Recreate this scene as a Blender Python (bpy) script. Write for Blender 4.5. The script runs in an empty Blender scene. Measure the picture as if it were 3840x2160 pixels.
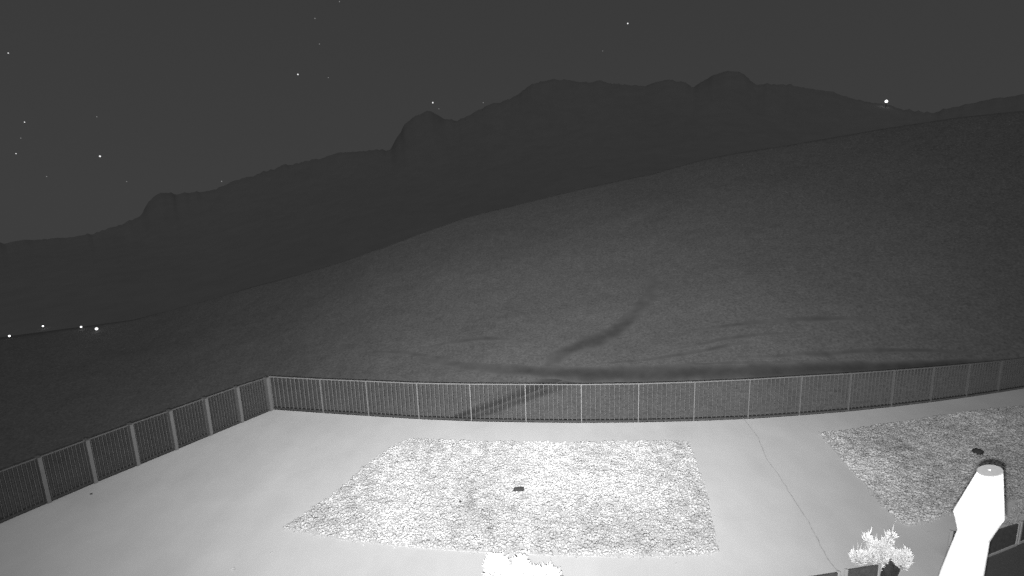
import bpy, bmesh, math, random
import numpy as np
from mathutils import Vector, Matrix, noise
from mathutils.bvhtree import BVHTree

random.seed(7)
rng = np.random.default_rng(7)
sc = bpy.context.scene
COL = sc.collection
R = math.radians

# ------------------------------------------------------------------ camera
CAM_H, PITCH, ROLL, F = 9.0, R(11.5), R(2.0), 2000.0
fw = Vector((0, math.cos(PITCH), -math.sin(PITCH)))
rt0 = Vector((1, 0, 0))
up0 = rt0.cross(fw)
RT = rt0 * math.cos(ROLL) - up0 * math.sin(ROLL)
UP = up0 * math.cos(ROLL) + rt0 * math.sin(ROLL)
CAM = Vector((0, 0, CAM_H))
cd = bpy.data.cameras.new('camera')
cd.sensor_width = 36.0
cd.lens = 36.0 * F / 3840.0
cd.clip_start, cd.clip_end = 0.05, 20000.0
cam = bpy.data.objects.new('camera', cd)
COL.objects.link(cam)
cam.matrix_world = Matrix.Translation(CAM) @ Matrix((RT, UP, -fw)).transposed().to_4x4()
sc.camera = cam


def ray(x, y):
    return RT * ((x - 1920) / F) - UP * ((y - 1080) / F) + fw


def at(x, y, z=0.0):
    d = ray(x, y)
    return CAM + d * ((z - CAM_H) / d.z)


def pix(p):
    v = Vector(p) - CAM
    return 1920 + F * v.dot(RT) / v.dot(fw), 1080 - F * v.dot(UP) / v.dot(fw)


def azel(x, y):
    d = ray(x, y)
    return math.degrees(math.atan2(d.x, d.y)), math.atan2(d.z, math.hypot(d.x, d.y))


# ------------------------------------------------------------------ night sky
w = bpy.data.worlds.new('World')
sc.world = w
w.use_nodes = True
nt = w.node_tree
bg = nt.nodes['Background']
tc = nt.nodes.new('ShaderNodeTexCoord')
sp = nt.nodes.new('ShaderNodeSeparateXYZ')
cr = nt.nodes.new('ShaderNodeValToRGB')
nt.links.new(tc.outputs['Generated'], sp.inputs[0])
nt.links.new(sp.outputs['Z'], cr.inputs[0])
nt.links.new(cr.outputs[0], bg.inputs[0])
cr.color_ramp.elements[0].position = 0.0
cr.color_ramp.elements[0].color = (.0495, .0495, .0495, 1)
cr.color_ramp.elements[1].position = 0.6
cr.color_ramp.elements[1].color = (.038, .038, .038, 1)
bg.inputs[1].default_value = 0.98

# dim, very soft fill sun, added to lift the dark mountain and ground
sd = bpy.data.lights.new('fill_sun', 'SUN')
sd.energy = 0.42
sd.angle = R(60)
fill_sun = bpy.data.objects.new('fill_sun', sd)
COL.objects.link(fill_sun)
fill_sun.rotation_euler = (R(32), R(-8), R(10))

# infrared floodlight of the security camera, mounted just below and left of the lens
ld = bpy.data.lights.new('infrared_floodlight', 'SPOT')
ld.energy = 63500.0
ld.spot_size = R(160)
ld.spot_blend = 0.2
ld.shadow_soft_size = 0.025
ld.use_nodes = True
lt = ld.node_tree
em = lt.nodes['Emission']
tcl = lt.nodes.new('ShaderNodeTexCoord')
sx = lt.nodes.new('ShaderNodeSeparateXYZ')
lt.links.new(tcl.outputs['Normal'], sx.inputs[0])


def lmath(op, a, b):
    m = lt.nodes.new('ShaderNodeMath')
    m.operation = op
    for i, v in enumerate((a, b)):
        if isinstance(v, (int, float)):
            m.inputs[i].default_value = v
        else:
            lt.links.new(v, m.inputs[i])
    return m.outputs[0]


BEAM_U, BEAM_V = 1.68, 5.6
az2 = lmath('MULTIPLY', sx.outputs['Z'], sx.outputs['Z'])
uu = lmath('DIVIDE', lmath('MULTIPLY', sx.outputs['X'], sx.outputs['X']), lmath('ADD', az2, 0.05))
vv = lmath('MULTIPLY', sx.outputs['Y'], sx.outputs['Y'])
ex = lmath('ADD', lmath('MULTIPLY', uu, -BEAM_U), lmath('MULTIPLY', vv, -BEAM_V))
lt.links.new(lmath('POWER', 2.71828, ex), em.inputs['Strength'])
lamp = bpy.data.objects.new('infrared_floodlight', ld)
COL.objects.link(lamp)
lamp.location = CAM + RT * -0.035 + UP * -0.095
lf = ray(1930, 1100).normalized()
lr = lf.cross(Vector((0, 0, 1))).normalized()
lamp.matrix_world = Matrix.Translation(lamp.location) @ Matrix((lr, lr.cross(lf), -lf)).transposed().to_4x4()

vs = sc.view_settings
vs.view_transform = 'Standard'
vs.look = 'None'
vs.exposure = 0.0
vs.gamma = 1.0
vs.use_curve_mapping = False
sc.render.engine = 'CYCLES'
sc.cycles.max_bounces = 4
sc.cycles.use_denoising = False
sc.cycles.sample_clamp_indirect = 0.6


# ------------------------------------------------------------------ materials
def mat(name, col, rough=0.85, noise_scale=None, amount=0.3, bump=0.0, bump_scale=None, spec=0.2,
        attr=None, second=None, detail=6.0, metal=0.0, big=None):
    """Grey procedural material: base value broken up by object-space noise, optional per-piece shade attribute."""
    m = bpy.data.materials.new(name)
    m.use_nodes = True
    t = m.node_tree
    b = t.nodes['Principled BSDF']
    b.inputs['Roughness'].default_value = rough
    b.inputs['Specular IOR Level'].default_value = spec
    b.inputs['Metallic'].default_value = metal
    b.inputs['Base Color'].default_value = (col, col, col, 1)
    co = t.nodes.new('ShaderNodeTexCoord')
    val = None
    if attr:
        a = t.nodes.new('ShaderNodeAttribute')
        a.attribute_name = attr
        val = a.outputs['Fac']

    def rampn(scale, amt, stretch=None, det=detail):
        n = t.nodes.new('ShaderNodeTexNoise')
        n.inputs['Scale'].default_value = scale
        n.inputs['Detail'].default_value = det
        n.inputs['Roughness'].default_value = 0.62
        src = co.outputs['Object']
        if stretch:
            mp = t.nodes.new('ShaderNodeMapping')
            mp.inputs['Scale'].default_value = stretch
            t.links.new(src, mp.inputs[0])
            src = mp.outputs[0]
        t.links.new(src, n.inputs['Vector'])
        r = t.nodes.new('ShaderNodeMapRange')
        r.inputs[1].default_value, r.inputs[2].default_value = 0.28, 0.72
        r.inputs[3].default_value, r.inputs[4].default_value = 1 - amt, 1 + amt
        t.links.new(n.outputs['Fac'], r.inputs[0])
        return r.outputs[0]

    def mul(a, b_):
        x = t.nodes.new('ShaderNodeMath')
        x.operation = 'MULTIPLY'
        for i, v in enumerate((a, b_)):
            if isinstance(v, (int, float)):
                x.inputs[i].default_value = v
            else:
                t.links.new(v, x.inputs[i])
        return x.outputs[0]
    cur = mul(val, col) if val is not None else col
    if noise_scale:
        cur = mul(rampn(noise_scale, amount), cur)
    if second:
        cur = mul(rampn(*second), cur)
    if big:
        cur = mul(rampn(*big), cur)
    if not isinstance(cur, (int, float)):
        cc = t.nodes.new('ShaderNodeCombineColor')
        for i in range(3):
            t.links.new(cur, cc.inputs[i])
        t.links.new(cc.outputs[0], b.inputs['Base Color'])
    if bump:
        n = t.nodes.new('ShaderNodeTexNoise')
        n.inputs['Scale'].default_value = bump_scale or 30
        n.inputs['Detail'].default_value = 5
        t.links.new(co.outputs['Object'], n.inputs['Vector'])
        bp = t.nodes.new('ShaderNodeBump')
        bp.inputs['Strength'].default_value = bump
        bp.inputs['Distance'].default_value = 0.02
        t.links.new(n.outputs['Fac'], bp.inputs['Height'])
        t.links.new(bp.outputs[0], b.inputs['Normal'])
    return m


def glow(name, s):
    m = bpy.data.materials.new(name)
    m.use_nodes = True
    t = m.node_tree
    b = t.nodes['Principled BSDF']
    b.inputs['Base Color'].default_value = (.5, .5, .5, 1)
    b.inputs['Emission Color'].default_value = (1, 1, 1, 1)
    b.inputs['Emission Strength'].default_value = s
    if s < 2:
        m.cycles.emission_sampling = 'NONE'
    return m


M = {
    'paving': mat('pale_concrete', .47, .9, 45, .05, .12, 60, second=(1.1, .045, (1, .35, 1)), big=(.28, .09)),
    'joint': mat('crack_filler', .34, .95, 9, .35),
    'dirt': mat('gravel_bedding', .44, .95, 30, .3),
    'stone': mat('pale_gravel', .46, .9, 60, .12, attr='shade'),
    'stone_dim': mat('buff_gravel', .45, .9, 60, .12, attr='shade'),
    'terrain': mat('desert_soil', .128, .95, 1.6, .11, .5, 5, second=(.16, .05, (1, 1, 1)), big=(7, .34)),
    'mountain': mat('dark_rock', .19, .95, .05, .06, second=(.011, .03)),
    'track': mat('dark_rutted_soil', .126, .95, 1.6, .18, attr='shade'),
    'wall': mat('retaining_concrete', .12, .9, 6, .2),
    'fence': mat('painted_fence_metal', .20, .55, 12, .12, spec=.8, metal=.5),
    'side_post': mat('dull_fence_metal', .10, .6, 12, .12),
    'side_picket': mat('dull_picket_metal', .07, .6, 12, .2),
    'side_rail': mat('dull_rail_metal', .08, .6, 12, .1),
    'rail': mat('rail_metal', .13, .6, 12, .1),
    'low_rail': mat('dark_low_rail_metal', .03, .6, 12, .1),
    'picket': mat('painted_picket_metal', .10, .55, 9, .2, spec=.3),
    'post': mat('white_paint', .80, .5, 5, .04, spec=.4),
    'cap': mat('grey_cap_metal', .155, .32, 40, .08, spec=.5),
    'panel': mat('dark_panel', .075, .7, 14, .3),
    'frame': mat('pale_frame', .34, .7, 20, .1),
    'patio': mat('dark_patio_paving', .07, .9, 25, .25, .3, 40),
    'leaf': mat('pale_leaf', .80, .6, 25, .2, attr='shade'),
    'leaf_grey': mat('grey_leaf', .40, .6, 25, .2, attr='shade'),
    'bark': mat('pale_bark', .35, .9, 30, .25),
    'rock': mat('dark_rock_stone', .04, .9, 40, .4, .5, 60),
    'star': glow('star_glow', 1.0), 'star_dim': glow('star_glow_faint', .22),
    'lamp': glow('lamp_glow', 3.0), 'lamp_dim': glow('lamp_glow_faint', 1.3),
    'dark_metal': mat('dark_metal', .05, .6, 20, .2),
}


# ------------------------------------------------------------------ object helpers
def link(name, me, m=None, parent=None):
    o = bpy.data.objects.new(name, me)
    COL.objects.link(o)
    if m is not None and me is not None and not me.materials:
        me.materials.append(m)
    if parent:
        o.parent = parent
    return o


def mesh(name, verts, faces):
    me = bpy.data.meshes.new(name)
    me.from_pydata([tuple(v) for v in verts], [], faces)
    me.update()
    return me


def tag(o, label=None, cat=None, group=None, kind=None):
    if label:
        o['label'] = label
    if cat:
        o['category'] = cat
    if group:
        o['group'] = group
    if kind:
        o['kind'] = kind
    return o


def root(name, loc, label, cat, group=None, rz=0.0):
    o = link(name, None)
    o.location = loc
    o.rotation_euler.z = rz
    return tag(o, label, cat, group)


def box_mesh(name, sx_, sy_, sz_, bev=0.0, z0=0.0):
    bm = bmesh.new()
    bmesh.ops.create_cube(bm, size=1.0)
    for v in bm.verts:
        v.co = Vector((v.co.x * sx_, v.co.y * sy_, (v.co.z + .5) * sz_ + z0))
    if bev:
        bmesh.ops.bevel(bm, geom=bm.edges[:], offset=bev, segments=1, affect='EDGES')
    me = bpy.data.meshes.new(name)
    bm.to_mesh(me)
    bm.free()
    return me


def prism(name, pts, z0, z1):
    """Closed slab from a flat outline (counter-clockwise or not)."""
    bm = bmesh.new()
    top = [bm.verts.new((p[0], p[1], z1)) for p in pts]
    f = bm.faces.new(top)
    bmesh.ops.recalc_face_normals(bm, faces=[f])
    if f.normal.z < 0:
        f.normal_flip()
    r = bmesh.ops.extrude_face_region(bm, geom=[f])
    vs_ = [g for g in r['geom'] if isinstance(g, bmesh.types.BMVert)]
    for v in vs_:
        v.co.z = z1
    for v in top:
        v.co.z = z0
    bmesh.ops.recalc_face_normals(bm, faces=bm.faces[:])
    bmesh.ops.triangulate(bm, faces=[q for q in bm.faces if len(q.verts) > 4])
    me = bpy.data.meshes.new(name)
    bm.to_mesh(me)
    bm.free()
    return me


def interp(table, x):
    xs, ys = zip(*table)
    return float(np.interp(x, xs, ys))


# ------------------------------------------------------------------ plan of the yard edge (feet of the fence posts)
back_px = [(1025, 1536), (1211, 1549), (1382, 1560), (1571, 1572), (1768, 1580), (1973, 1584), (2181, 1586), (2394, 1584),
           (2602, 1579), (2806, 1571), (2999, 1558), (3183, 1543), (3345, 1526), (3493, 1508), (3627, 1490), (3746, 1472),
           (3850, 1455)]
left_px = [(184, 1885), (359, 1810), (519, 1745), (662, 1686), (792, 1632), (908, 1584)]
back = [at(*p) for p in back_px]
d_ = (back[-1] - back[-2]).normalized()
back += [back[-1] + d_ * 1.6, back[-1] + d_ * 3.2]
left = [at(*p) for p in left_px]
d_ = (left[0] - left[1])
left = [left[0] + d_ * 3, left[0] + d_ * 2, left[0] + d_] + left
edge = left + back                                       # from near left, round the corner, to far right

# ------------------------------------------------------------------ hillside and mountain
EDGE_POLAR = sorted((math.degrees(math.atan2(p.x, p.y)), math.hypot(p.x, p.y)) for p in edge)
foot_R = [(-180, 14), (EDGE_POLAR[0][0] - 12, 14)] + EDGE_POLAR + [(EDGE_POLAR[-1][0] + 15, 30), (180, 30)]
crest_px = [(500, 1200), (760, 1130), (1050, 1050), (1282, 984), (1460, 920), (1625, 857), (1759, 812), (1908, 775), (2087, 730),
            (2260, 690), (2445, 651), (2624, 601), (2758, 574), (2950, 545), (3130, 514), (3330, 480), (3600, 440),
            (3840, 415)]
crest_el = [(-180, R(-12)), (-60, R(-11.5)), (-46, R(-11))] + [azel(*p) for p in crest_px] + [(70, R(3.0)), (180, R(-12))]
ridge_full = [(0, 610), (60, 605), (200, 595), (260, 580), (300, 565), (355, 545), (370, 512), (385, 495), (402, 485),
              (440, 487), (530, 480), (560, 468), (600, 452), (640, 440), (720, 415), (800, 400), (850, 385), (920, 379),
              (982, 376), (1000, 345), (1020, 310), (1045, 292), (1075, 278), (1092, 284), (1115, 299), (1150, 303),
              (1185, 288), (1230, 263), (1262, 256), (1300, 240), (1340, 210), (1372, 202), (1420, 200), (1460, 207),
              (1510, 204), (1560, 212), (1610, 217), (1645, 209), (1682, 200), (1720, 206), (1742, 220), (1775, 200),
              (1795, 188), (1830, 179), (1862, 180), (1888, 203), (1905, 212), (1980, 212), (2040, 224), (2090, 230),
              (2130, 244), (2180, 256), (2230, 262), (2280, 278), (2340, 283), (2400, 270), (2480, 252), (2576, 236)]
ridge_el = [(-180, R(-2)), (-70, R(-4.5))] + [azel(x * 1.4907, y * 1.4907) for x, y in ridge_full] + [(60, R(4)), (180, R(-2))]

az_list = np.concatenate([np.arange(-180, -56, 4.0), np.arange(-56, 56, 0.2), np.arange(56, 180.1, 4.0)])


def crest_R(az):
    return interp([(-180, 90), (-45, 70), (-15, 54), (10, 58), (40, 62), (180, 90)], az)


def build_terrain():
    t_rows = np.concatenate([[0, .004], np.linspace(.012, 1.0, 120) ** 1.15])
    V, nA = [], len(az_list)
    back_rows = [(1.1, -1.5), (1.25, -10), (1.45, -32), (1.7, -70)]
    for az in az_list:
        a = R(az)
        r0 = interp(foot_R, az) - 0.1
        r1 = crest_R(az)
        el1 = interp(crest_el, az)
        z1 = CAM_H + r1 * math.tan(el1)
        drop = interp([(-180, -10), (-60, -12), (-32, -8.5), (-22, -5.5), (0, -4.2), (30, -4.2), (60, -5), (180, -5)], az)
        pw = interp([(-180, 1.0), (-30, .9), (-10, 1.15), (20, 1.28), (60, 1.25), (180, 1.2)], az)
        for t in t_rows:
            r = r0 + (r1 - r0) * t
            x, y = r * math.sin(a), r * math.cos(a)
            z = drop + (z1 - drop) * t ** pw
            env = min(1, t * 6) * (1 - .8 * max(0, (t - .8) / .2))
            z += env * (noise.noise((x * .09, y * .09, 3)) * .35 + noise.noise((x * .35, y * .35, 7)) * .08
                        + noise.noise((x * 1.2, y * 1.2, 1)) * .025)
            V.append((x, y, z))
        for k, dz in back_rows:
            r = r1 * k
            V.append((r * math.sin(a), r * math.cos(a), z1 + dz + noise.noise((r * math.sin(a) * .03, r * math.cos(a) * .03, 5)) * 2))
    n = len(t_rows) + len(back_rows)
    Fc = [(i * n + j, i * n + j + 1, (i + 1) * n + j + 1, (i + 1) * n + j) for i in range(nA - 1) for j in range(n - 1)]
    return V, Fc


TV, TF = build_terrain()
me = mesh('hillside', TV, TF)
me.polygons.foreach_set('use_smooth', [True] * len(me.polygons))
hill = tag(link('hillside', me, M['terrain']), kind='structure')
hill_bvh = BVHTree.FromPolygons(TV, TF)


def smooth_low():
    """Ridge elevation with its crags taken off: a local minimum, then smoothed."""
    A = np.arange(-60, 60.1, .5)
    E = np.array([math.tan(interp(ridge_el, a)) for a in A])
    n = 12
    P_ = np.pad(E, n, mode='edge')
    Mn = np.array([P_[i:i + 2 * n + 1].min() for i in range(len(E))])
    P_ = np.pad(Mn, n, mode='edge')
    k = np.hanning(2 * n + 3)[1:-1]
    S_ = np.convolve(P_, k / k.sum(), mode='valid')
    return list(zip(A, S_))


low_el = smooth_low()


def build_mountain():
    rows = [(.18, 0), (.3, .0), (.5, .16), (.66, .38), (.8, .62), (.9, .83), (.94, .92), (.97, .97), (1.0, 1.0)]
    behind = [1.04, 1.2, 1.6, 3.0, 6.0]
    V, n = [], len(rows) + len(behind)
    for az in az_list:
        a = R(az)
        rr = 950 + 60 * noise.noise((az * .05, 0, 0))
        zt = CAM_H + rr * math.tan(interp(ridge_el, az)) + 2.4 * noise.noise((az * 1.1, 9, 0)) + 2.2 * noise.noise((az * 3.1, 4, 0)) + 1.2 * noise.noise((az * 8.1, 6, 0))
        zs = CAM_H + rr * interp(low_el, az) - 6
        zb = interp([(-180, -90), (-45, -84), (0, -40), (45, -16), (180, -60)], az)
        for k, q in rows:
            r = rr * k
            x, y = r * math.sin(a), r * math.cos(a)
            bumpy = 6 * noise.noise((x * .006, y * .006, 2)) * (1 if .25 < k < .93 else 0)
            mix = max(0, (q - .55) / .45) ** 2.5
            V.append((x, y, zb + (zt * mix + zs * (1 - mix) - zb) * q + bumpy))
        for k in behind:
            r = rr * k
            V.append((r * math.sin(a), r * math.cos(a), zt - (r - rr) * .16))
    Fc = [(i * n + j, i * n + j + 1, (i + 1) * n + j + 1, (i + 1) * n + j) for i in range(len(az_list) - 1) for j in range(n - 1)]
    return V, Fc


MV, MF = build_mountain()
me = mesh('mountain', MV, MF)
me.polygons.foreach_set('use_smooth', [True] * len(me.polygons))
tag(link('mountain', me, M['mountain']), kind='structure')
mtn_bvh = BVHTree.FromPolygons(MV, MF)


def on_hill(x, y):
    d = ray(x, y).normalized()
    h = hill_bvh.ray_cast(CAM, d)
    g = mtn_bvh.ray_cast(CAM, d)
    if h[0] is None or (g[0] is not None and g[3] < h[3]):
        h = g
    return h[0]


def track(pts, widths, scale=2.0, dark=.62, even=0.0, lift=.008, fade=(24, 24)):
    """Worn track draped on the hillside: a centre line in plan with a width, ragged edges."""
    P = [on_hill(*p) for p in pts]
    C, W = [], []
    for i in range(len(P) - 1):
        n = max(6, int((P[i + 1] - P[i]).length / .25))
        for k in range(n):
            t = k / n
            C.append(P[i].lerp(P[i + 1], t))
            W.append(scale * (widths[i] * (1 - t) + widths[i + 1] * t))
    C.append(P[-1])
    W.append(scale * widths[-1])
    for _ in range(12):                                   # ease the bends
        C = [C[0]] + [(C[i - 1] + C[i] * 2 + C[i + 1]) / 4 for i in range(1, len(C) - 1)] + [C[-1]]
    V, Fc, m, S = [], [], 9, []
    for i, c in enumerate(C):
        tg = (C[min(i + 1, len(C) - 1)] - C[max(i - 1, 0)])
        nn = Vector((-tg.y, tg.x, 0)).normalized()
        for k in range(m):
            s = k / (m - 1) - .5
            wd = W[i] * (1 + .35 * noise.noise((c.x * .7, c.y * .7, 11 + (k > 3))))
            q = c + nn * (s * wd)
            h = hill_bvh.ray_cast(Vector((q.x, q.y, 200)), Vector((0, 0, -1)))
            z = h[0].z if h[0] is not None else c.z
            V.append((q.x, q.y, z + lift + (.006 if 0 < k < m - 1 else 0)))
            e = max(0, 1 - (abs(s) * 2) ** 2 * 1.1)
            worn = min(1, max(0, .62 + 1.3 * noise.noise((c.x * .3, c.y * .3, 20)) + .9 * noise.noise((q.x * 1.1, q.y * 1.1, 4))))
            worn = worn * (1 - even) + even
            S.append(1 - dark * e * worn * min(1, (i + 1) / fade[0], (len(C) - i) / fade[1]))
    for i in range(len(C) - 1):
        for k in range(m - 1):
            Fc.append((i * m + k, i * m + k + 1, (i + 1) * m + k + 1, (i + 1) * m + k))
    me_ = mesh('dirt_track', V, Fc)
    me_.polygons.foreach_set('use_smooth', [True] * len(me_.polygons))
    a_ = me_.attributes.new('shade', 'FLOAT', 'POINT')
    a_.data.foreach_set('value', S)
    return tag(link('dirt_track', me_, M['track']), kind='structure')


track([(1560, 1347), (1680, 1366), (1800, 1382), (2021, 1396), (2207, 1407), (2456, 1405), (2760, 1399), (3000, 1392),
       (3260, 1382), (3520, 1371), (3700, 1363), (3900, 1352)], [.25, .35, .5, .7, .85, .85, .8, .7, .55, .35, .25, .15], 1.8, .55, .8, .03, (40, 20))
track([(1700, 1566), (1835, 1526), (1960, 1478), (2060, 1440), (2150, 1412)], [.35, .55, .6, .7, .8], 1.8, .55, .8, .014, (1, 1))
track([(1745, 1574), (1880, 1534), (1990, 1496), (2070, 1458), (2180, 1424)], [.3, .45, .5, .5, .5], 1.5, .5, .6, .02, (1, 1))
track([(2060, 1405), (2075, 1345), (2130, 1312), (2214, 1288), (2290, 1255), (2370, 1190), (2430, 1120), (2460, 1040)],
      [.6, .6, .8, .9, .8, .6, .6, .4], 1.7, .42, .1, .012, (1, 30))
for pts_, w_, dk in [([(2250, 1366), (2418, 1351), (2580, 1327), (2704, 1299), (2830, 1286)], .22, .26),
                     ([(2530, 1312), (2728, 1267), (2980, 1252)], .25, .2), ([(2610, 1237), (2980, 1200), (3280, 1192)], .35, .18),
                     ([(2760, 1342), (3056, 1327), (3354, 1312), (3650, 1327)], .25, .22),
                     ([(1580, 1304), (1820, 1267), (1990, 1290)], .35, .2), ([(1340, 1330), (1520, 1322), (1700, 1350)], .25, .2),
                     ([(2500, 1372), (2800, 1362), (3100, 1356)], .2, .22)]:
    track(pts_, [w_ * .35] + [w_ * .7] * (len(pts_) - 2) + [w_ * .4], 2.2, dk + .05, .25, .008, (10, 10))

# ------------------------------------------------------------------ yard paving, wall below it
off = []
for i, p in enumerate(edge):
    tg = (edge[min(i + 1, len(edge) - 1)] - edge[max(i - 1, 0)])
    off.append(Vector((-tg.y, tg.x, 0)).normalized())
outline = [(p.x, p.y) for p in edge] + [(edge[-1].x + 4, -8), (edge[0].x - 1, -8)]
tag(link('yard_paving', prism('yard_paving', outline, -.14, 0.0), M['paving']), kind='structure')

wv, wf = [], []
for i, p in enumerate(edge):
    a, b = p - off[i] * .12, p + off[i] * .2
    wv += [(a.x, a.y, -.15), (b.x, b.y, -.15), (b.x, b.y, -13), (a.x, a.y, -13)]
for i in range(len(edge) - 1):
    q, r_ = i * 4, i * 4 + 4
    for k in range(4):
        wf.append((q + k, q + (k + 1) % 4, r_ + (k + 1) % 4, r_ + k))
wf += [(0, 1, 2, 3), tuple(len(wv) - 4 + k for k in (3, 2, 1, 0))]
bmw = mesh('retaining_wall', wv, wf)
tag(link('retaining_wall', bmw, M['wall']), 'dark concrete retaining wall under the edge of the pale yard', 'wall')

# long crack across the paving at the right
jp = [(2784, 1566), (2797, 1580), (2845, 1644), (2874, 1721), (2916, 1775), (2945, 1822), (2975, 1870), (3029, 1953), (3070, 2030),
      (3106, 2101), (3133, 2131), (3190, 2215)]
jv, jf = [], []
jpts = []
for i in range(len(jp) - 1):
    a, b = at(*jp[i]), at(*jp[i + 1])
    for k in range(8):
        jpts.append(a.lerp(b, k / 8))
for i, p in enumerate(jpts):
    tg = (jpts[min(i + 1, len(jpts) - 1)] - jpts[max(i - 1, 0)])
    nn = Vector((-tg.y, tg.x, 0)).normalized()
    wob = .03 * noise.noise((i * .31, 2, 0))
    hw = .010 + .010 * abs(noise.noise((i * .23, 5, 0))) + (.02 if 40 < i < 75 else 0) * abs(noise.noise((i * .6, 8, 0)))
    for s in (-1, 1):
        q = p + nn * (wob + s * hw)
        jv.append((q.x, q.y, .004))
jf = [(2 * i, 2 * i + 1, 2 * i + 3, 2 * i + 2) for i in range(len(jpts) - 1)]
tag(link('paving_joint', mesh('paving_joint', jv, jf), M['joint']), kind='structure')

# dark patio floor by the house, bottom right
pp = [at(*p, .004) for p in [(3690, 2094), (3722, 2082), (3800, 2049), (3850, 2030), (3990, 1975), (4300, 2330), (3660, 2330)]]
tag(link('patio_floor', mesh('patio_floor', [(p.x, p.y, .004) for p in pp], [tuple(range(len(pp)))]), M['patio']), kind='structure')


# ------------------------------------------------------------------ fences
def build_fence(pts, hts, name, label, npick, post_w, post_d, pick_d, pm, km, rm):
    o = root(name, pts[len(pts) // 2], label, 'fence')
    base = o.location.copy()
    post_me = box_mesh('post', post_w, post_d, 1.0)
    pick_me = box_mesh('picket', .016, pick_d, 1.0)
    for me_, m_ in ((post_me, M[pm]), (pick_me, M[km])):
        me_.materials.append(m_)
    for i, p in enumerate(pts):
        tg = pts[min(i + 1, len(pts) - 1)] - pts[max(i - 1, 0)]
        ang = math.atan2(tg.y, tg.x)
        q = link('post', post_me, None, o)
        q.location = p + Vector((0, 0, -.14)) - base
        q.scale.z = hts[i] + .14
        q.rotation_euler.z = ang
    for i in range(len(pts) - 1):
        a, b = pts[i], pts[i + 1]
        d = b - a
        L = d.length
        ang = math.atan2(d.y, d.x)
        u = d / L
        for nm, zz, hh in (('top_rail', -.035, .035), ('bottom_rail', None, .035)):
            bm = bmesh.new()
            vs_ = []
            for s, hgt in ((post_w / 2 + .002, hts[i]), (L - post_w / 2 - .002, hts[i + 1])):
                c = a + u * s - base
                z = hgt - .04 if zz is not None else .05
                nn = Vector((-u.y, u.x, 0)) * .022
                for e in (c - nn, c + nn):
                    vs_ += [bm.verts.new((e.x, e.y, z)), bm.verts.new((e.x, e.y, z + hh))]
            for f in ((0, 1, 3, 2), (4, 6, 7, 5), (0, 4, 5, 1), (2, 3, 7, 6), (1, 5, 7, 3), (0, 2, 6, 4)):
                bm.faces.new([vs_[k] for k in f])
            bmesh.ops.recalc_face_normals(bm, faces=bm.faces[:])
            me_ = bpy.data.meshes.new(nm)
            bm.to_mesh(me_)
            bm.free()
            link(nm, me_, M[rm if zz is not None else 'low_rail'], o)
        for k in range(1, npick + 1):
            t = k / (npick + 1)
            q = link('picket', pick_me, None, o)
            q.location = a.lerp(b, t) + Vector((0, 0, .088)) - base
            q.scale.z = hts[i] * (1 - t) + hts[i + 1] * t - .04 - .09
            q.rotation_euler.z = ang
    return o


def top_height(p, ytop):
    lo, hi = 0.0, 4.0
    for _ in range(40):
        m_ = (lo + hi) / 2
        if pix(p + Vector((0, 0, m_)))[1] > ytop:
            lo = m_
        else:
            hi = m_
    return lo


ty = [1413, 1421, 1431, 1436, 1440, 1441, 1441, 1440, 1433, 1421, 1411, 1399, 1389, 1377, 1365, 1353, 1343]
bh = [top_height(p, y) for p, y in zip(back, ty)]
bh = [(bh[max(i - 1, 0)] + bh[i] + bh[min(i + 1, len(bh) - 1)]) / 3 for i in range(len(bh))] + [bh[-1]] * 2
lty = [1715, 1650, 1591, 1540, 1493, 1451]
lh = [top_height(p, y) for p, y in zip(left[3:], lty)]
lh = [lh[0]] * 3 + lh
out_b = [p + off[len(left) + i] * .06 for i, p in enumerate(back)]
out_l = [p + off[i] * .06 for i, p in enumerate(left)]
corner = out_b[0].copy()
build_fence(out_b, bh, 'picket_fence', 'long pale metal picket fence curving across the far edge of the yard', 11, .034, .085, .042, 'fence', 'picket', 'rail')
build_fence(out_l + [corner - Vector((.09, .12, 0))], lh + [bh[0]], 'picket_fence',
            'shorter metal picket fence with wide flat posts down the left edge of the yard', 11, .10, .24, .075, 'side_post', 'side_picket', 'side_rail')


# ------------------------------------------------------------------ gravel beds
def inside(px, py, poly):
    n = len(poly)
    c = np.zeros(px.shape, bool)
    for i in range(n):
        x0, y0 = poly[i]
        x1, y1 = poly[(i + 1) % n]
        cond = (y0 > py) != (y1 > py)
        with np.errstate(divide='ignore', invalid='ignore'):
            c ^= cond & (px < (x1 - x0) * (py - y0) / (y1 - y0) + x0)
    return c


def ico():
    bm = bmesh.new()
    bmesh.ops.create_icosphere(bm, subdivisions=1, radius=1.0)
    bm.verts.ensure_lookup_table()
    v = np.array([tuple(x.co) for x in bm.verts])
    f = np.array([[q.index for q in fc.verts] for fc in bm.faces])
    bm.free()
    return v, f


IV, IF = ico()


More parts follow.
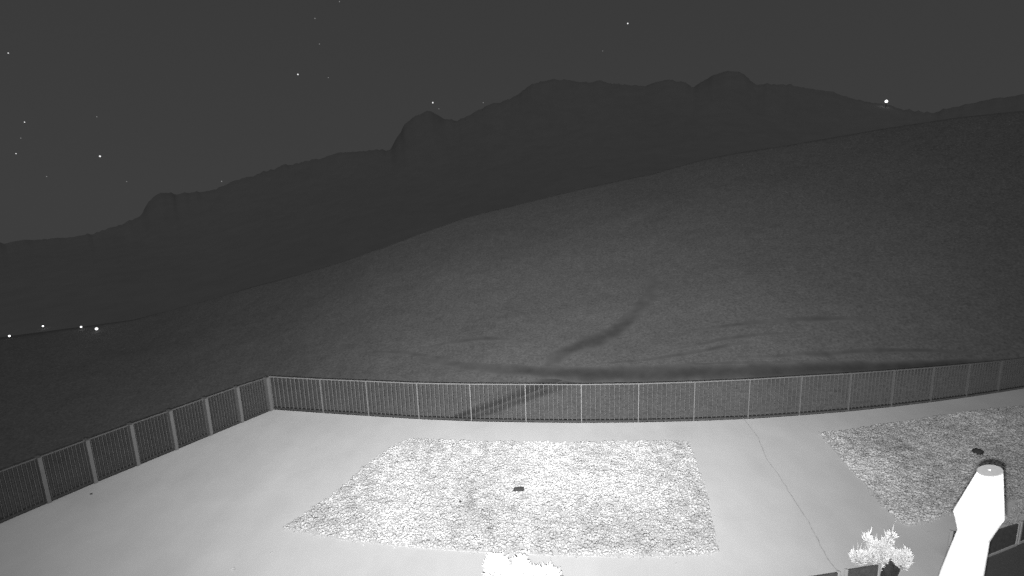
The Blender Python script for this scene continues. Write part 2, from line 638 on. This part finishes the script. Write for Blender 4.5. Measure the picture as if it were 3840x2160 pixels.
def gravel(name, px_poly, count, rmin, rmax, m, lo, hi, label, seed):
    g = np.random.default_rng(seed)
    poly = [at(*p) for p in px_poly]
    poly = [(p.x, p.y) for p in poly]
    tag(link('bedding', prism('bedding', poly, .004, .02), M['dirt']), kind='structure').name = 'gravel_bedding'
    xs, ys = [p[0] for p in poly], [p[1] for p in poly]
    X = g.uniform(min(xs) - .35, max(xs) + .35, count * 3)
    Y = g.uniform(min(ys) - .35, max(ys) + .35, count * 3)
    sg = np.where(g.random(X.size) < .03, .16, .045)
    jx, jy = X + g.normal(0, 1, X.size) * sg, Y + g.normal(0, 1, X.size) * sg
    k = inside(jx, jy, poly)
    X, Y = X[k][:count], Y[k][:count]
    n = X.size
    r = rmin + (rmax - rmin) * g.beta(1.6, 3.0, n)
    inb = inside(X, Y, poly)
    Z = np.where(inb, .02 + r * g.uniform(.15, .75, n) + .03 * g.random(n), r * .35)
    r = np.where(inb, r, r * .55)
    sc_ = np.stack([r * g.uniform(.8, 1.35, n), r * g.uniform(.7, 1.15, n), r * g.uniform(.3, .6, n)], 1)
    th = g.uniform(0, 6.283, n)
    tl = g.uniform(-.32, .32, (n, 2))
    V = IV[None] * (1 + g.normal(0, .13, (n, IV.shape[0], 1))) * sc_[:, None]
    # tilt then spin
    V[..., 2] += V[..., 0] * tl[:, :1] + V[..., 1] * tl[:, 1:]
    c, s = np.cos(th)[:, None], np.sin(th)[:, None]
    x_, y_ = V[..., 0] * c - V[..., 1] * s, V[..., 0] * s + V[..., 1] * c
    V = np.stack([x_ + X[:, None], y_ + Y[:, None], V[..., 2] + Z[:, None]], -1)
    shade = lo + (hi - lo) * g.beta(2.2, 1.4, n)
    patch = np.array([noise.noise((a * .45, b * .45, seed)) for a, b in zip(X, Y)])
    fine = np.array([noise.noise((a * 3.2, b * 3.2, seed + 4)) for a, b in zip(X, Y)])
    shade *= 1 + .22 * np.clip(patch * 1.8, -1, 1) + .22 * np.clip(fine * 1.8, -1, 1)
    nv, nf = IV.shape[0], IF.shape[0]
    Fc = (IF[None] + (np.arange(n) * nv)[:, None, None]).reshape(-1, 3)
    me_ = bpy.data.meshes.new(name)
    me_.vertices.add(n * nv)
    me_.vertices.foreach_set('co', V.reshape(-1).astype(np.float32))
    me_.loops.add(n * nf * 3)
    me_.loops.foreach_set('vertex_index', Fc.reshape(-1).astype(np.int32))
    me_.polygons.add(n * nf)
    me_.polygons.foreach_set('loop_start', np.arange(0, n * nf * 3, 3, dtype=np.int32))
    me_.polygons.foreach_set('loop_total', np.full(n * nf, 3, dtype=np.int32))
    me_.update(calc_edges=True)
    a = me_.attributes.new('shade', 'FLOAT', 'POINT')
    a.data.foreach_set('value', np.repeat(shade, nv).astype(np.float32))
    o = link(name, me_, m)
    return tag(o, label, 'gravel', kind='stuff')


bed1 = [(1068, 1984), (1280, 1834), (1369, 1751), (1464, 1682), (1535, 1648), (1814, 1659), (2170, 1662), (2440, 1657), (2580, 1657),
        (2601, 1715), (2643, 1834), (2673, 1976), (2692, 2072), (2560, 2088), (2300, 2091), (2111, 2086), (1814, 2074),
        (1547, 2055), (1280, 2026)]
bed2 = [(3074, 1627), (3118, 1680), (3171, 1739), (3260, 1834), (3325, 1911), (3375, 1962), (3405, 1974), (3468, 1959), (3569, 1930),
        (3700, 1900), (3840, 1868), (3990, 1830), (4060, 1640), (3990, 1530), (3840, 1527), (3783, 1531), (3650, 1545), (3533, 1561),
        (3391, 1585), (3296, 1597), (3153, 1620)]
gravel('gravel', bed1, 25000, .024, .06, M['stone'], .72, 1.06, 'bright pale gravel filling the large bed in the middle of the yard', 3)
gravel('gravel', bed2, 23000, .024, .062, M['stone_dim'], .58, 1.0, 'dimmer gravel filling the bed at the right behind the white lamp post', 8)


# ------------------------------------------------------------------ lamp post (bottom right, close to the camera)
def lathe(name, prof, segs=40):
    V, Fc = [], []
    for r_, z in prof:
        for k in range(segs):
            a = 2 * math.pi * k / segs
            V.append((r_ * math.cos(a), r_ * math.sin(a), z))
    for i in range(len(prof) - 1):
        for k in range(segs):
            Fc.append((i * segs + k, i * segs + (k + 1) % segs, (i + 1) * segs + (k + 1) % segs, (i + 1) * segs + k))
    Fc.append(tuple(reversed(range(segs))))
    Fc.append(tuple((len(prof) - 1) * segs + k for k in range(segs)))
    return mesh(name, V, Fc)


ZC = 5.6                                                    # depth of the cap in front of the camera
capP = CAM + ray(3712, 1764) * ZC
hdir = Vector((capP.x, capP.y, 0)).normalized()


def on_plane(x, y):
    d = ray(x, y)
    return CAM + d * (hdir.dot(capP - CAM) / hdir.dot(d))


low = on_plane(3606, 2160)
axis = (capP - low).normalized()                            # leans by a few degrees
baseP = low + (low - capP) * ((low.z) / (capP.z - low.z))
shp, nkp = on_plane(3670, 1927), on_plane(3651, 2004)
L = (capP - baseP).length
Ls, Ln, Lb = (shp - baseP).length, (nkp - baseP).length, (low - baseP).length
q = (capP - CAM).dot(fw) / F
caz = math.hypot(capP.x, capP.y) / capP.y
cosf = 1 / caz


def rad(px, p):
    return px * (p - CAM).dot(fw) / F * cosf * .985


r_cap, r_sh, r_nk, r_lo = rad(49, capP), rad(105, shp), rad(67, nkp), rad(86, low)
grow = (r_lo - r_nk) / (Ln - Lb)
lp = link('lamp_post', None)
tag(lp, 'overexposed white post with flared head and round cap, standing close at lower right', 'lamp post')
bpy.context.view_layer.update()
lp.matrix_world = Matrix.Translation(baseP) @ axis.to_track_quat('Z', 'X').to_matrix().to_4x4()
r_mid = r_lo + .03
LPI = lp.matrix_world.inverted()


def loft(name, rings, segs=40):
    """Skin through tilted rings given as (centre, radius, normal) in world space."""
    V, Fc = [], []
    for c_, r_, n_ in rings:
        n_ = Vector(n_).normalized()
        u_ = (Vector((1, 0, 0)) - n_ * n_.x).normalized()
        v_ = n_.cross(u_)
        for k_ in range(segs):
            a_ = 2 * math.pi * k_ / segs
            V.append(LPI @ (c_ + (u_ * math.cos(a_) + v_ * math.sin(a_)) * r_))
    for i in range(len(rings) - 1):
        for k_ in range(segs):
            Fc.append((i * segs + k_, i * segs + (k_ + 1) % segs, (i + 1) * segs + (k_ + 1) % segs, (i + 1) * segs + k_))
    Fc.append(tuple(reversed(range(segs))))
    Fc.append(tuple((len(rings) - 1) * segs + k_ for k_ in range(segs)))
    return mesh(name, V, Fc)


HEAD = Vector((-.38, .09, 1)).normalized()                 # the head sits slightly askew on the post
r_cap = .1 * 49 / 46.6
nk = axis.lerp(HEAD, .1)
pole = link('pole', loft('pole', [(baseP, r_mid + .10, axis), (baseP + axis * .06, r_mid + .10, axis), (baseP + axis * .09, r_mid + .03, axis),
                                  (baseP + axis * .2, r_mid, axis), (baseP + axis * (Lb - .5), r_mid, axis), (low, r_lo, axis), (nkp, r_nk, nk)]), M['post'], lp)
body = link('lantern_body', loft('lantern_body', [(nkp, r_nk + .003, nk), (shp, r_sh * 1.0, axis.lerp(HEAD, .75)), (capP - HEAD * .012, r_cap, HEAD)]), M['post'], lp)
cap = link('cap', loft('cap', [(capP - HEAD * .011, r_cap + .001, HEAD), (capP - HEAD * .006, r_cap + .003, HEAD), (capP, r_cap + .001, HEAD),
                               (capP + HEAD * .002, r_cap * .96, HEAD)]), M['cap'], lp)
fin = link('finial', loft('finial', [(capP + HEAD * .003, .008, HEAD), (capP + HEAD * .007, .008, HEAD), (capP + HEAD * .011, .004, HEAD)], 16), M['post'], lp)
for o in (pole, body, cap, fin):
    o.data.polygons.foreach_set('use_smooth', [len(p.vertices) == 4 for p in o.data.polygons])
    o.data.set_sharp_from_angle(angle=R(20))


# ------------------------------------------------------------------ low panelled balustrades by the patio
def screen(bases, hts, label, ends=(True, True)):
    P = [at(*b) for b in bases]
    o = root('panel_screen', P[0], label, 'low screen', 'low dark panelled screens beside the patio')
    b0 = P[0]
    for i, p in enumerate(P):
        if (i == 0 and not ends[0]) or (i == len(P) - 1 and not ends[1]):
            continue
        d = P[min(i + 1, len(P) - 1)] - P[max(i - 1, 0)]
        m_ = box_mesh('post', .06, .06, hts[i] + .02, .006)
        q_ = link('post', m_, M['frame'], o)
        q_.location = p - b0
        q_.rotation_euler.z = math.atan2(d.y, d.x)
    for i in range(len(P) - 1):
        a, b = P[i] - b0, P[i + 1] - b0
        d = (b - a)
        u = d.normalized()
        nn = Vector((-u.y, u.x, 0))
        a2, b2 = a + u * .034, b - u * .034
        for nm, t, z0, z1, m_ in (('panel', .016, .065, None, 'panel'), ('base_rail', .03, .006, .062, 'frame')):
            V = []
            for e, hh in ((a2, hts[i]), (b2, hts[i + 1])):
                for s in (-1, 1):
                    for z in (z0, (z1 if z1 else hh)):
                        V.append(e + nn * (s * t) + Vector((0, 0, z)))
            me_ = mesh(nm, V, [(0, 1, 3, 2), (4, 6, 7, 5), (0, 4, 5, 1), (2, 3, 7, 6), (1, 5, 7, 3), (0, 2, 6, 4)])
            link(nm, me_, M[m_], o)
    return o


def hfor(b, yt):
    return top_height(at(*b), yt)


bA = [(2890, 2290), (3136, 2236)]
bB = [(3164, 2228), (3287, 2206)]
bC = [(3553, 2090), (3690, 2092), (3806, 2046)]
bD = [(3816, 2040), (3880, 2012), (4000, 1960)]
screen(bA, [hfor(bA[0], 2186), hfor(bA[1], 2146)], 'low dark panelled screen cut off by the bottom edge, leftmost of them')
screen(bB, [hfor(bB[0], 2138), hfor(bB[1], 2118)], 'low dark panelled screen with pale end posts just below the pale spiky shrub')
screen(bC, [hfor(bC[0], 1993), hfor(bC[1], 1999), hfor(bC[2], 1963)], 'dark panelled screen passing behind the white lamp post')
screen(bD, [hfor(bD[0], 1958), hfor(bD[1], 1934), hfor(bD[2], 1890)], 'dark panelled screen at the right edge beyond the white lamp post')


# ------------------------------------------------------------------ shrubs
def shrub(base, lobes, label, m, density, leaf, upness, stems, spikes=.10):
    """lobes: (centre, radius) world; leaves are small blades that mostly point up, gathered round twigs."""
    g = random.Random(len(lobes) * 31 + int(base.x * 10))
    o = root('shrub', base, label, 'shrub')
    V, Fc, S = [], [], []
    for c, r_ in lobes:
        n = int(density * (r_ / .2) ** 2)
        for _ in range(n):
            while True:
                d = Vector((g.uniform(-1, 1), g.uniform(-1, 1), g.uniform(-1, 1)))
                if .05 < d.length < 1:
                    break
            p = c + d.normalized() * (r_ * (.35 + .65 * d.length)) - base
            ax = (d.normalized() * (1 - upness) + Vector((g.uniform(-.3, .3), g.uniform(-.3, .3), upness))).normalized()
            side = ax.cross(Vector((g.uniform(-1, 1), g.uniform(-1, 1), g.uniform(-1, 1)))).normalized()
            ln = leaf * g.uniform(.5, 1.3) * (3.0 if d.z > .5 and g.random() < spikes else 1)
            wd = leaf * .13 * g.uniform(.7, 1.3)
            up_ = side.cross(ax) * (wd * .5)
            k = len(V)
            V += [p, p + ax * ln * .45 + side * wd + up_, p + ax * ln, p + ax * ln * .45 - side * wd + up_]
            Fc += [(k, k + 1, k + 2), (k, k + 2, k + 3)]
            S += [g.uniform(.75, 1.15)] * 4
    me_ = mesh('foliage', V, Fc)
    a = me_.attributes.new('shade', 'FLOAT', 'POINT')
    a.data.foreach_set('value', S)
    link('foliage', me_, m, o)
    for s in stems:
        sv, sf, seg = [], [], 7
        for i, (p, r_) in enumerate(s):
            for k in range(seg):
                an = 6.283 * k / seg
                sv.append(p - base + Vector((math.cos(an) * r_, math.sin(an) * r_, 0)))
        for i in range(len(s) - 1):
            for k in range(seg):
                sf.append((i * seg + k, i * seg + (k + 1) % seg, (i + 1) * seg + (k + 1) % seg, (i + 1) * seg + k))
        sf.append(tuple((len(s) - 1) * seg + k for k in range(seg)))
        link('stem', mesh('stem', sv, sf), M['bark'], o)
    return o


def facing(base):
    h = Vector((base.x, base.y, 0)).normalized()

    def f(x, y, back_=0.0):
        d = ray(x, y)
        return CAM + d * ((h.dot(base - CAM) + back_) / h.dot(d))
    return f


# the spiky pale shrub, lower right
bs = at(3283, 2168)
fp = facing(bs)
k = (bs - CAM).dot(fw) / F
lob = [(3217, 2092, 25, 0), (3243, 2088, 19, .05), (3270, 2082, 20, -.05), (3253, 2024, 15, .1), (3268, 2040, 15, .05), (3290, 2052, 20, 0),
       (3310, 2056, 24, .05), (3306, 2080, 22, -.05), (3330, 2035, 17, .1), (3345, 2010, 12, .1), (3348, 2078, 15, 0), (3372, 2098, 22, -.05),
       (3390, 2092, 22, 0), (3400, 2072, 11, .1), (3384, 2118, 17, -.05), (3296, 2112, 13, -.04), (3290, 2132, 9, -.03), (3312, 2098, 14, 0)]
top = fp(3300, 2075)
shrub(bs, [(fp(x, y, b), r_ * k) for x, y, r_, b in lob], 'pale spiky shrub with three fuzzy lobes, left of the white lamp post',
      M['leaf'], 900, .075, .5,
      [[(bs - Vector((0, 0, .05)), .05), (fp(3290, 2125), .042), (fp(3305, 2085), .03), (fp(3318, 2045), .016)],
       [(fp(3290, 2125), .03), (fp(3255, 2090), .02), (fp(3222, 2090), .012)],
       [(fp(3292, 2120), .03), (fp(3350, 2085), .02), (fp(3385, 2095), .012)]])

# tall bright shrub cut by the bottom edge
bs = Vector((-.32, 8.6, 0))
fp = facing(bs)
k = (fp(1900, 2120) - CAM).dot(fw) / F
lob = [(1848, 2098, 17, 0), (1866, 2108, 22, .1), (1880, 2122, 24, 0), (1838, 2118, 17, .05), (1850, 2138, 28, 0), (1886, 2100, 15, .1),
       (1890, 2146, 26, -.05), (1924, 2150, 24, 0), (1938, 2112, 12, .1), (1950, 2096, 12, 0), (1962, 2108, 13, .05), (1950, 2130, 20, 0),
       (1968, 2140, 22, .1), (1998, 2148, 20, 0), (2020, 2144, 16, .05), (2046, 2142, 16, 0), (2058, 2130, 12, .1), (2072, 2146, 15, 0),
       (2090, 2150, 10, .05), (1900, 2200, 60, .1), (1990, 2200, 60, 0), (2050, 2195, 45, .1), (1940, 2270, 70, 0), (2020, 2270, 60, .1)]
shrub(bs, [(fp(x, y + 7, b), r_ * k) for x, y, r_, b in lob], 'brightly lit leafy shrub cut off by the bottom edge of the frame',
      M['leaf'], 560, .10, .5,
      [[(bs, .06), (fp(1940, 2330), .045), (fp(1950, 2240), .03), (fp(1940, 2150), .012)],
       [(bs + Vector((.08, 0, 0)), .05), (fp(2010, 2320), .035), (fp(2040, 2230), .02), (fp(2046, 2150), .01)],
       [(bs - Vector((.08, 0, 0)), .05), (fp(1900, 2310), .035), (fp(1870, 2210), .02), (fp(1860, 2120), .01)]], 0.0)

# grey low shrub at the right edge, behind the screen
bs = at(3802, 1975)
fp = facing(bs)
k = (bs - CAM).dot(fw) / F
lob = [(3830, 1902, 13, 0), (3819, 1912, 11, 0), (3812, 1926, 11, 0), (3806, 1944, 12, 0), (3792, 1953, 13, .05), (3778, 1960, 11, .05),
       (3764, 1966, 9, .05), (3842, 1890, 12, 0), (3800, 1962, 10, 0), (3855, 1905, 14, 0), (3838, 1920, 10, 0)]
shrub(bs, [(fp(x, y, b), r_ * k) for x, y, r_, b in lob], 'dull grey low shrub at the right edge behind the dark panelled screen',
      M['leaf_grey'], 200, .10, .4,
      [[(bs, .04), (fp(3812, 1940), .025), (fp(3835, 1900), .01)], [(bs, .03), (fp(3790, 1960), .02), (fp(3770, 1962), .01)]])


# ------------------------------------------------------------------ dark stones lying about
def rock(loc, sx_, sy_, sz_, rz, label, seed, cat='rock', m='rock', name='rock'):
    bm = bmesh.new()
    bmesh.ops.create_icosphere(bm, subdivisions=3, radius=1.0)
    for v in bm.verts:
        n = noise.noise(v.co * 1.7 + Vector((seed, 0, 0)))
        n2 = noise.noise(v.co * 4 + Vector((0, seed, 0)))
        v.co *= 1 + .25 * n + .1 * n2
        v.co = Vector((max(-.8, min(.8, v.co.x)) * sx_ * 1.2, max(-.8, min(.8, v.co.y)) * sy_ * 1.2, max(v.co.z, -.5) * sz_))
    me_ = bpy.data.meshes.new(name)
    bm.to_mesh(me_)
    bm.free()
    o = link(name, me_, M[m])
    o.location = loc + Vector((0, 0, sz_ * .45))
    o.rotation_euler.z = rz
    return tag(o, label, cat)


p = at(1946, 1838, .06)
rock(Vector((p.x, p.y, .05)), .165, .07, .075, .03, 'small dark oblong rock lying in the middle of the bright gravel bed', 2)
p = at(1726, 1882, .06)
rock(Vector((p.x, p.y, .05)), .035, .03, .035, .3, 'tiny dark pebble in the bright gravel bed left of the oblong rock', 5)
p = at(3667, 1697, .06)
rock(Vector((p.x, p.y, .03)), .14, .13, .11, .3, 'round dark rock in the dimmer gravel bed above the white lamp post', 9)
p = at(3325, 2158)
rock(Vector((p.x, p.y, 0)), .20, .17, .42, .2, 'dark upright boulder at the foot of the pale spiky shrub', 14)
p = at(1018, 2073)
rock(Vector((p.x, p.y, 0)), .035, .025, .012, .4, 'small dark pebble alone on the pale paving at the bottom left', 21, cat='pebble', name='pebble', m='joint')
p = at(342, 1853)
rock(Vector((p.x, p.y, 0)), .03, .03, .02, .1, 'dark pebble on the pale paving close to the left fence', 25, cat='pebble', name='pebble')

# pale twig
p0, p1 = at(860, 2142), at(882, 2136)
tv = []
for e, r_ in ((p0, .02), (p0.lerp(p1, .5) + Vector((.02, .05, .01)), .026), (p1, .012)):
    for k in range(6):
        an = 6.283 * k / 6
        tv.append(e + Vector((0, math.cos(an) * r_, math.sin(an) * r_ + .02)))
tf = [(i * 6 + k, i * 6 + (k + 1) % 6, (i + 1) * 6 + (k + 1) % 6, (i + 1) * 6 + k) for i in range(2) for k in range(6)]
tf += [(5, 4, 3, 2, 1, 0), (12, 13, 14, 15, 16, 17)]
tag(link('twig', mesh('twig', tv, tf), M['frame']), 'pale short twig on the paving near the bottom left', 'twig')

# ------------------------------------------------------------------ distant lights and stars
BALL = {}


def ball(m):
    if m not in BALL:
        bm = bmesh.new()
        bmesh.ops.create_icosphere(bm, subdivisions=2, radius=1.0)
        me_ = bpy.data.meshes.new('glowing_ball')
        bm.to_mesh(me_)
        bm.free()
        me_.materials.append(M[m])
        BALL[m] = me_
    return BALL[m]


def far_lamp(x, y, rpx, m, label, ground=None, pole_h=5.0):
    d = ray(x, y)
    g = on_hill(*(ground or (x, y + 12)))
    zc = (g - CAM).dot(fw)
    top_ = CAM + d * zc
    o = root('distant_lamp', Vector((top_.x, top_.y, top_.z - pole_h)), label, 'light', 'distant lamps')
    gl = link('lamp_globe', ball(m), None, o)
    r_ = .66 * rpx * zc / F
    gl.location = (0, 0, pole_h)
    gl.scale = (r_,) * 3
    link('pole', lathe('pole', [(r_ * .3, -4), (r_ * .18, pole_h - r_ * .98)], 8), M['dark_metal'], o)
    return o


far_lamp(35, 1260, 5, 'lamp', 'white lamp lowest and furthest left of those in the dark valley')
far_lamp(161, 1223, 4.2, 'lamp', 'white lamp second from the left in the dark valley, with a gap either side')
far_lamp(304, 1226, 4.6, 'lamp', 'small crisp white lamp just left of the larger dull one in the dark valley')
far_lamp(362, 1233, 8, 'lamp_dim', 'larger dull lamp, rightmost of those in the dark valley')
far_lamp(3324, 380, 7.5, 'lamp', 'brightest white beacon on the mountain ridge at the upper right', (3324, 404), 6.0)

DS = 6000.0
stars = [(31, 199, 3, 'star', 'star at the left edge near the top left corner'),
         (92, 458, 3, 'star', 'highest of three stars in a short row down the far left side'),
         (78, 518, 2.6, 'star_dim', 'faint middle one of three stars in a short row down the far left side'),
         (60, 576, 2.8, 'star', 'lowest of three stars in a short row down the far left side'),
         (375, 586, 5, 'star', 'bright star alone in the left sky above the long low ridge'),
         (363, 438, 2.6, 'star_dim', 'faint star above the bright lone star in the left sky'),
         (175, 662, 2.6, 'star_dim', 'faint star low on the left, nearest above the lower end of the ridge'),
         (475, 681, 2.4, 'star_dim', 'faint star low on the left, above the step in the ridge'),
         (831, 680, 3.2, 'star_dim', 'faint star touching the ridge line left of centre'),
         (1117, 279, 4, 'star', 'bright star high up left of the pointed peak'),
         (1231, 291, 2.6, 'star_dim', 'faint star just right of the bright star high on the left'),
         (1198, 165, 2.8, 'star_dim', 'faint star directly above the bright star high on the left'),
         (1181, 69, 3, 'star_dim', 'star near the top edge left of centre, lower of a pair'),
         (1273, 6, 3, 'star_dim', 'star at the very top edge left of centre'),
         (1623, 385, 4.2, 'star', 'bright star just above the pointed peak'),
         (1646, 408, 2.4, 'star_dim', 'faint star just below right of the bright star over the pointed peak'),
         (1812, 385, 2.6, 'star_dim', 'faint star over the notch right of the pointed peak'),
         (2354, 88, 4, 'star', 'star high in the sky right of centre'),
         (2260, 191, 2.4, 'star_dim', 'faint star above the main ridge right of centre')]
for x, y, r_, m_, lab in stars:
    o = link('star', ball(m_))
    o.location = CAM + ray(x, y).normalized() * DS
    s_ = .62 * r_ * (o.location - CAM).dot(fw) / F
    o.scale = (s_,) * 3
    tag(o, lab, 'star', 'stars in the night sky')
